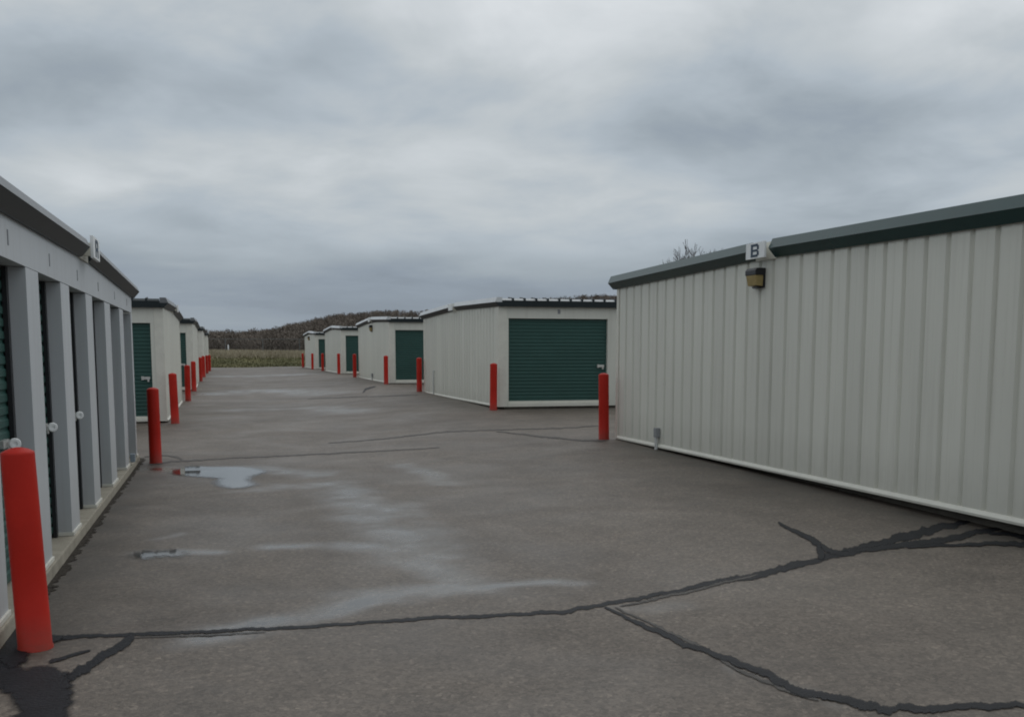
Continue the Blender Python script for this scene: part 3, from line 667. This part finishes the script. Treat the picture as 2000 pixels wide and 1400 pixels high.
# ------------------------------------------------------------------ wall lamps, boxes, pipes
def wall_lamp(y, z1, label, w=.27, h=.25):
    x = XR; root = empty('wall_lamp', (x, y, z1 - h)); tag(root, label, 'lamp', 'wall lamps under the ridges')
    MB().prism([(x - .004, y - w/2, z1 - h*.36), (x - .15, y - w/2, z1 - h*.36), (x - .15, y - w/2, z1 - .03), (x - .13, y - w/2, z1), (x - .004, y - w/2, z1)],
               [(x - .004, y + w/2, z1 - h*.36), (x - .15, y + w/2, z1 - h*.36), (x - .15, y + w/2, z1 - .03), (x - .13, y + w/2, z1), (x - .004, y + w/2, z1)]).build('housing', M['black'], root, bevel=.008)
    MB().prism([(x - .03, y - w*.46, z1 - h*.36), (x - .145, y - w*.46, z1 - h*.36), (x - .115, y - w*.44, z1 - h*.88), (x - .03, y - w*.44, z1 - h*.92)],
               [(x - .03, y + w*.46, z1 - h*.36), (x - .145, y + w*.46, z1 - h*.36), (x - .115, y + w*.44, z1 - h*.88), (x - .03, y + w*.44, z1 - h*.92)]).build('lens', M['lens'], root, bevel=.006)
    MB().box((x - .004, y - w*.48, z1 - h), (x - .03, y + w*.48, z1 - h*.36)).build('back_plate', M['black'], root)
    MB().box((x - .03, y - w*.30, z1 - h*1.0), (x - .09, y + w*.20, z1 - h*.93)).build('sensor', M['black'], root)
wall_lamp(12.03, 2.785, 'yellowed wall lamp with black hood under the letter B sign')
wall_lamp(47.3, 2.98, 'small dark wall lamp on the third right building', .25, .30)
wall_lamp(81.7, 3.0, 'tiny wall lamp on the farthest right building', .25, .30)
def outlet(y, z, label, g, withpipe=True):
    root = empty('electric_box', (XR, y, g)); tag(root, label, 'electric box')
    m = MB(); m.box((XR - .002, y - .055, z - .07), (XR - .075, y + .055, z + .085)); m.build('box', M['greybox'], root, bevel=.012)
    MB().tube((XR - .045, y, g - .02), (XR - .045, y, z - .06), .028, .028, 12).build('conduit', M['pipe'], root, smooth=True)
outlet(15.14, .43, 'small grey outlet box on a stub pipe at the foot of building B', float(ground(XR, 15.1)))
outlet(47.3, .70, 'little grey box low on the third right building wall', float(ground(XR, 47.3)))
dp = MB(); g = float(ground(XR, 33.1)); dp.tube((XR - .04, 33.13, g - .02), (XR - .04, 33.13, 1.12), .022, .022, 10); dp.tube((XR - .04, 33.13, 1.12), (XR + .03, 33.13, 1.16), .022, .022, 10)
tag(dp.build('conduit_pipe', M['pipe'], smooth=True), 'thin pale pipe up the wall left of the middle bollard', 'pipe')

# ------------------------------------------------------------------ bollards
bp_ = MB().lathe([(.098, -.12), (.098, .012), (.093, .018), (.091, .5), (.0905, 1.132), (.0895, 1.140), (.085, 1.147), (.060, 1.160), (.030, 1.169), (.006, 1.172)], 28)
bollard_mesh = bp_.mesh('bollard', M['red'], smooth=True)
def bollard(x, y, label, lean=None, sc=1.0):
    lean = lean or (math.radians(random.gauss(0, .35)), math.radians(random.gauss(0, .35)))
    o = bpy.data.objects.new('bollard', bollard_mesh); col.objects.link(o)
    o.location = (x, y, float(ground(x, y))); o.rotation_euler = (lean[0], lean[1], 0); o.scale = (1, 1, sc)
    tag(o, label, 'bollard', 'red bollards at the building corners')
bollard(-1.085, 6.33, 'large red bollard in the bottom left foreground, beside the grey building', (0, math.radians(-2.0)), 1.0)
def bpx(px, y): return on_plane(1, y, px, 700)[0]
bollard(-1.015, 16.75, 'second nearest red bollard, at the far end of the grey doors', (0, math.radians(-.3)))
bollard(bpx(337.5, 24.72), 24.72, 'red bollard before the corner of the second left building', sc=.985)
for px, y, lab in ((364.5, 35.15, 'red bollard at the far corner of the second left building'), (377, 42.1, 'fifth red bollard along the left row'),
                   (390.5, 52.4, 'sixth red bollard along the left row'), (397, 59.6, 'seventh red bollard along the left row'),
                   (403.5, 69.6, 'second farthest red bollard along the left row'), (409, 78.0, 'farthest red bollard on the left, by the grass')):
    bollard(bpx(px, y), y, lab)
for px, y, lab in ((1181, 17.0, 'red bollard at the left corner of building B'), (963.5, 24.85, 'red bollard left of the wide green door'),
                   (818.5, 34.95, 'red bollard in front of the third right door'), (753.5, 42.0, 'red bollard at the near corner of the third right building'),
                   (692.5, 52.3, 'red bollard in front of the fourth right door'), (661.5, 59.5, 'red bollard at the near corner of the fourth right building'),
                   (630, 69.6, 'red bollard in front of the farthest right door'), (610, 76.4, 'red bollard at the near corner of the farthest right building'),
                   (591.5, 86.6, 'farthest red bollard on the right, by the grass')):
    bollard(min(bpx(px, y), XR - .16), y, lab)

# ------------------------------------------------------------------ grass, fence, marker
def blades(name, n, xr, yr, h0, h1, material, label, wid=.05):
    V = []; F = []
    X = rng.uniform(*xr, n); Y = rng.uniform(*yr, n); Z = field_z(X, Y); H = rng.uniform(h0, h1, n); A = rng.uniform(0, 6.28, n); LX = rng.normal(0, .25, n); LYY = rng.normal(0, .25, n)
    for i in range(n):
        dx, dy = math.cos(A[i])*wid, math.sin(A[i])*wid; k = len(V)
        V += [(X[i]-dx, Y[i]-dy, Z[i]-.03), (X[i]+dx, Y[i]+dy, Z[i]-.03), (X[i] + dx*.4 + LX[i]*H[i]*.5, Y[i] + dy*.4 + LYY[i]*H[i]*.5, Z[i] + H[i]*.7), (X[i] + LX[i]*H[i], Y[i] + LYY[i]*H[i], Z[i] + H[i])]
        F += [(k, k+1, k+2), (k, k+2, k+3)]
    o = MB().add(V, F).build(name, M[material], recalc=False); tag(o, label, 'grass', None, 'stuff')
blades('green_grass', 16000, (-14, 34), (YEND + .2, 108), .05, .16, 'green', 'short green grass on the bank past the asphalt end', .04)
blades('dry_grass', 26000, (-14, 40), (104, 122), .18, .50, 'straw', 'tall dry tan grass along the top of the bank', .05)
def fence():
    y = 112.5; root = empty('chain_link_fence', (8, y, 1.6)); tag(root, 'chain link fence along the top of the grassy bank', 'fence')
    posts = [ -7.1 + 3.83*k for k in range(11)]
    for x in posts:
        z = float(field_z(np.array(x), np.array(y))); MB().tube((x, y, z - .1), (x, y, 3.24), .04, .04, 8).build('post', M['fence'], root)
    MB().tube((posts[0], y, 3.2), (posts[-1], y, 3.2), .025, .025, 6).build('top_rail', M['fence'], root)
    m = MB(); x0, x1 = posts[0], posts[-1]; z0, z1 = 1.5, 3.19; hgt = z1 - z0; k = x0 - hgt
    while k < x1:
        for d in (1, -1):
            a, b = (k, k + hgt) if d > 0 else (k + hgt, k); za, zb2 = z0, z1
            xa, xb = a, b
            lo, hi = min(xa, xb), max(xa, xb)
            if lo < x0 or hi > x1: continue
            nrm = Vector((-(zb2 - za), 0, (xb - xa))).normalized()*.0014
            m.add([(xa - nrm.x, y, za - nrm.z), (xa + nrm.x, y, za + nrm.z), (xb + nrm.x, y, zb2 + nrm.z), (xb - nrm.x, y, zb2 - nrm.z)], [(0, 1, 2, 3)])
        k += .14
    m.build('wire_mesh', M['fence'], root, recalc=False)
fence()
mk = MB().lathe([(.07, -.2), (.07, .75), (.05, .82), (.01, .84)], 12); o = mk.build('marker_post', M['white'], smooth=True)
q = on_plane(1, 118.0, 446, 684); o.location = (q[0], 118.0, float(field_z(np.array(q[0]), np.array(118.0))) + .1); tag(o, 'short white marker post in the tan grass', 'post')

# ------------------------------------------------------------------ bare trees
def tree_segments(h, seed, depth=5, spread=.42, lean=0.0, fork=.32):
    R = random.Random(seed); segs = []
    def grow(p, d, L, r, k):
        n = 3; q = Vector(p)
        for i in range(n):
            d2 = (d + Vector((R.gauss(0, .10), R.gauss(0, .10), R.gauss(.03, .06)))).normalized(); e = q + d2*(L/n); r2 = r*(1 - .12)
            segs.append((q.copy(), e.copy(), r, r2, k)); q = e; d = d2; r = r2
            if k > 0 and i > 0 and R.random() < .75:
                side = Vector((R.gauss(0, 1), R.gauss(0, 1), R.uniform(-.1, .6))).normalized(); grow(q, (d + side*spread*1.3).normalized(), L*R.uniform(.5, .75), r*.55, k - 1)
        if k > 0:
            for _ in range(R.choice((2, 2, 3))):
                side = Vector((R.gauss(0, 1), R.gauss(0, 1), R.uniform(0, .5))).normalized(); grow(q, (d + side*spread).normalized(), L*R.uniform(.62, .82), r*.68, k - 1)
    grow(Vector((0, 0, 0)), Vector((lean, 0, 1)).normalized(), h*fork, h*.022, depth); return segs
def bare_tree(loc, h, seed, label, depth=5):
    root = empty('bare_tree', loc); tag(root, label, 'tree', 'bare trees behind building B')
    segs = tree_segments(1.0, seed, depth); top = max(s[1].z for s in segs); k = h/top
    T = MB(); C = MB(); L = Vector(loc)
    for a, b, r0, r1, d in segs:
        (T if d >= depth - 1 else C).tube(L + a*k, L + b*k, max(r0*k*.8, .012), max(r1*k*.8, .010), 6 if d > depth - 3 else 3)
    T.build('trunk', M['bark'], root, recalc=False); C.build('branches', M['twig_near'], root, recalc=False)
for px, y, topy, seed, lab in ((1362, 62.0, 471, 3, 'bare branching tree rising behind building B, tallest'), (1386, 66.0, 486, 11, 'bare tree to the right of the tallest one behind building B'), (1322, 70.0, 500, 21, 'faint small bare tree left of the tallest one behind building B')):
    p = on_plane(1, y, px, topy); gz = .3; bare_tree((p[0], y, gz), p[2] - gz, seed, lab)

# distant woodland: many small bare crowns as one mass
def wood(name, n, sampler, hr, label, material, seed, twigs=70):
    protos = []
    for s in range(6):
        R = random.Random(seed*10 + s); V = []; F = []
        def blade(a, b, w):
            k = len(V); d = (b - a); nrm = Vector((R.gauss(0, 1), R.gauss(0, 1), 0)); nrm = nrm - d*(nrm.dot(d)/max(d.length_squared, 1e-6)); nrm = nrm.normalized()*w
            V.extend([a - nrm, a + nrm, b + nrm*.3, b - nrm*.3]); F.append((k, k+1, k+2, k+3))
        blade(Vector((0, 0, -.1)), Vector((0, 0, .55)), .022); blade(Vector((0, 0, -.1)), Vector((0, 0, .55)), .022)
        for _ in range(twigs):
            z = R.uniform(.22, 1.0); rad = .34*math.sqrt(max(0.02, 1 - ((z - .58)/.45)**2))*R.uniform(.2, 1.05); a = R.uniform(0, 6.28)
            e = Vector((rad*math.cos(a), rad*math.sin(a), z)); st = Vector((e.x*R.uniform(.25, .8) + R.gauss(0, .05), e.y*R.uniform(.25, .8) + R.gauss(0, .05), max(.12, z - R.uniform(.0, .2)))); blade(st, e, R.uniform(.008, .03))
        protos.append((np.array([tuple(v) for v in V]), np.array(F)))
    VV = []; FF = []; off = 0
    for i in range(n):
        x, y = sampler(i); z = float(field_z(np.array(x), np.array(y))) - .3; h = rng.uniform(*hr); w = h*rng.uniform(.8, 1.25); a = rng.uniform(0, 6.28); pv, pf = protos[i % 6]
        q = np.empty_like(pv); q[:, 0] = x + w*(pv[:, 0]*math.cos(a) - pv[:, 1]*math.sin(a)); q[:, 1] = y + w*(pv[:, 0]*math.sin(a) + pv[:, 1]*math.cos(a)); q[:, 2] = z + h*pv[:, 2]
        VV.append(q); FF.append(pf + off); off += len(pv)
    me = bpy.data.meshes.new(name); me.from_pydata(np.concatenate(VV).tolist(), [], np.concatenate(FF).tolist()); me.materials.append(M[material]); me.update()
    tag(link(name, me), label, 'woodland', None, 'stuff')
def hill_s(i):
    y = 500 + 420*rng.uniform(0, 1)**.8; return y*rng.uniform(-.03, .46), y
wood('hillside_woodland', 5200, hill_s, (7, 12), 'brown grey leafless woodland covering the hill behind the buildings', 'twig', 1)
def line_s(i):
    y = rng.uniform(390, 450); return rng.uniform(-30, 75), y
wood('treeline', 300, line_s, (4.5, 8.0), 'dark leafless tree line behind the chain link fence', 'twig', 2)
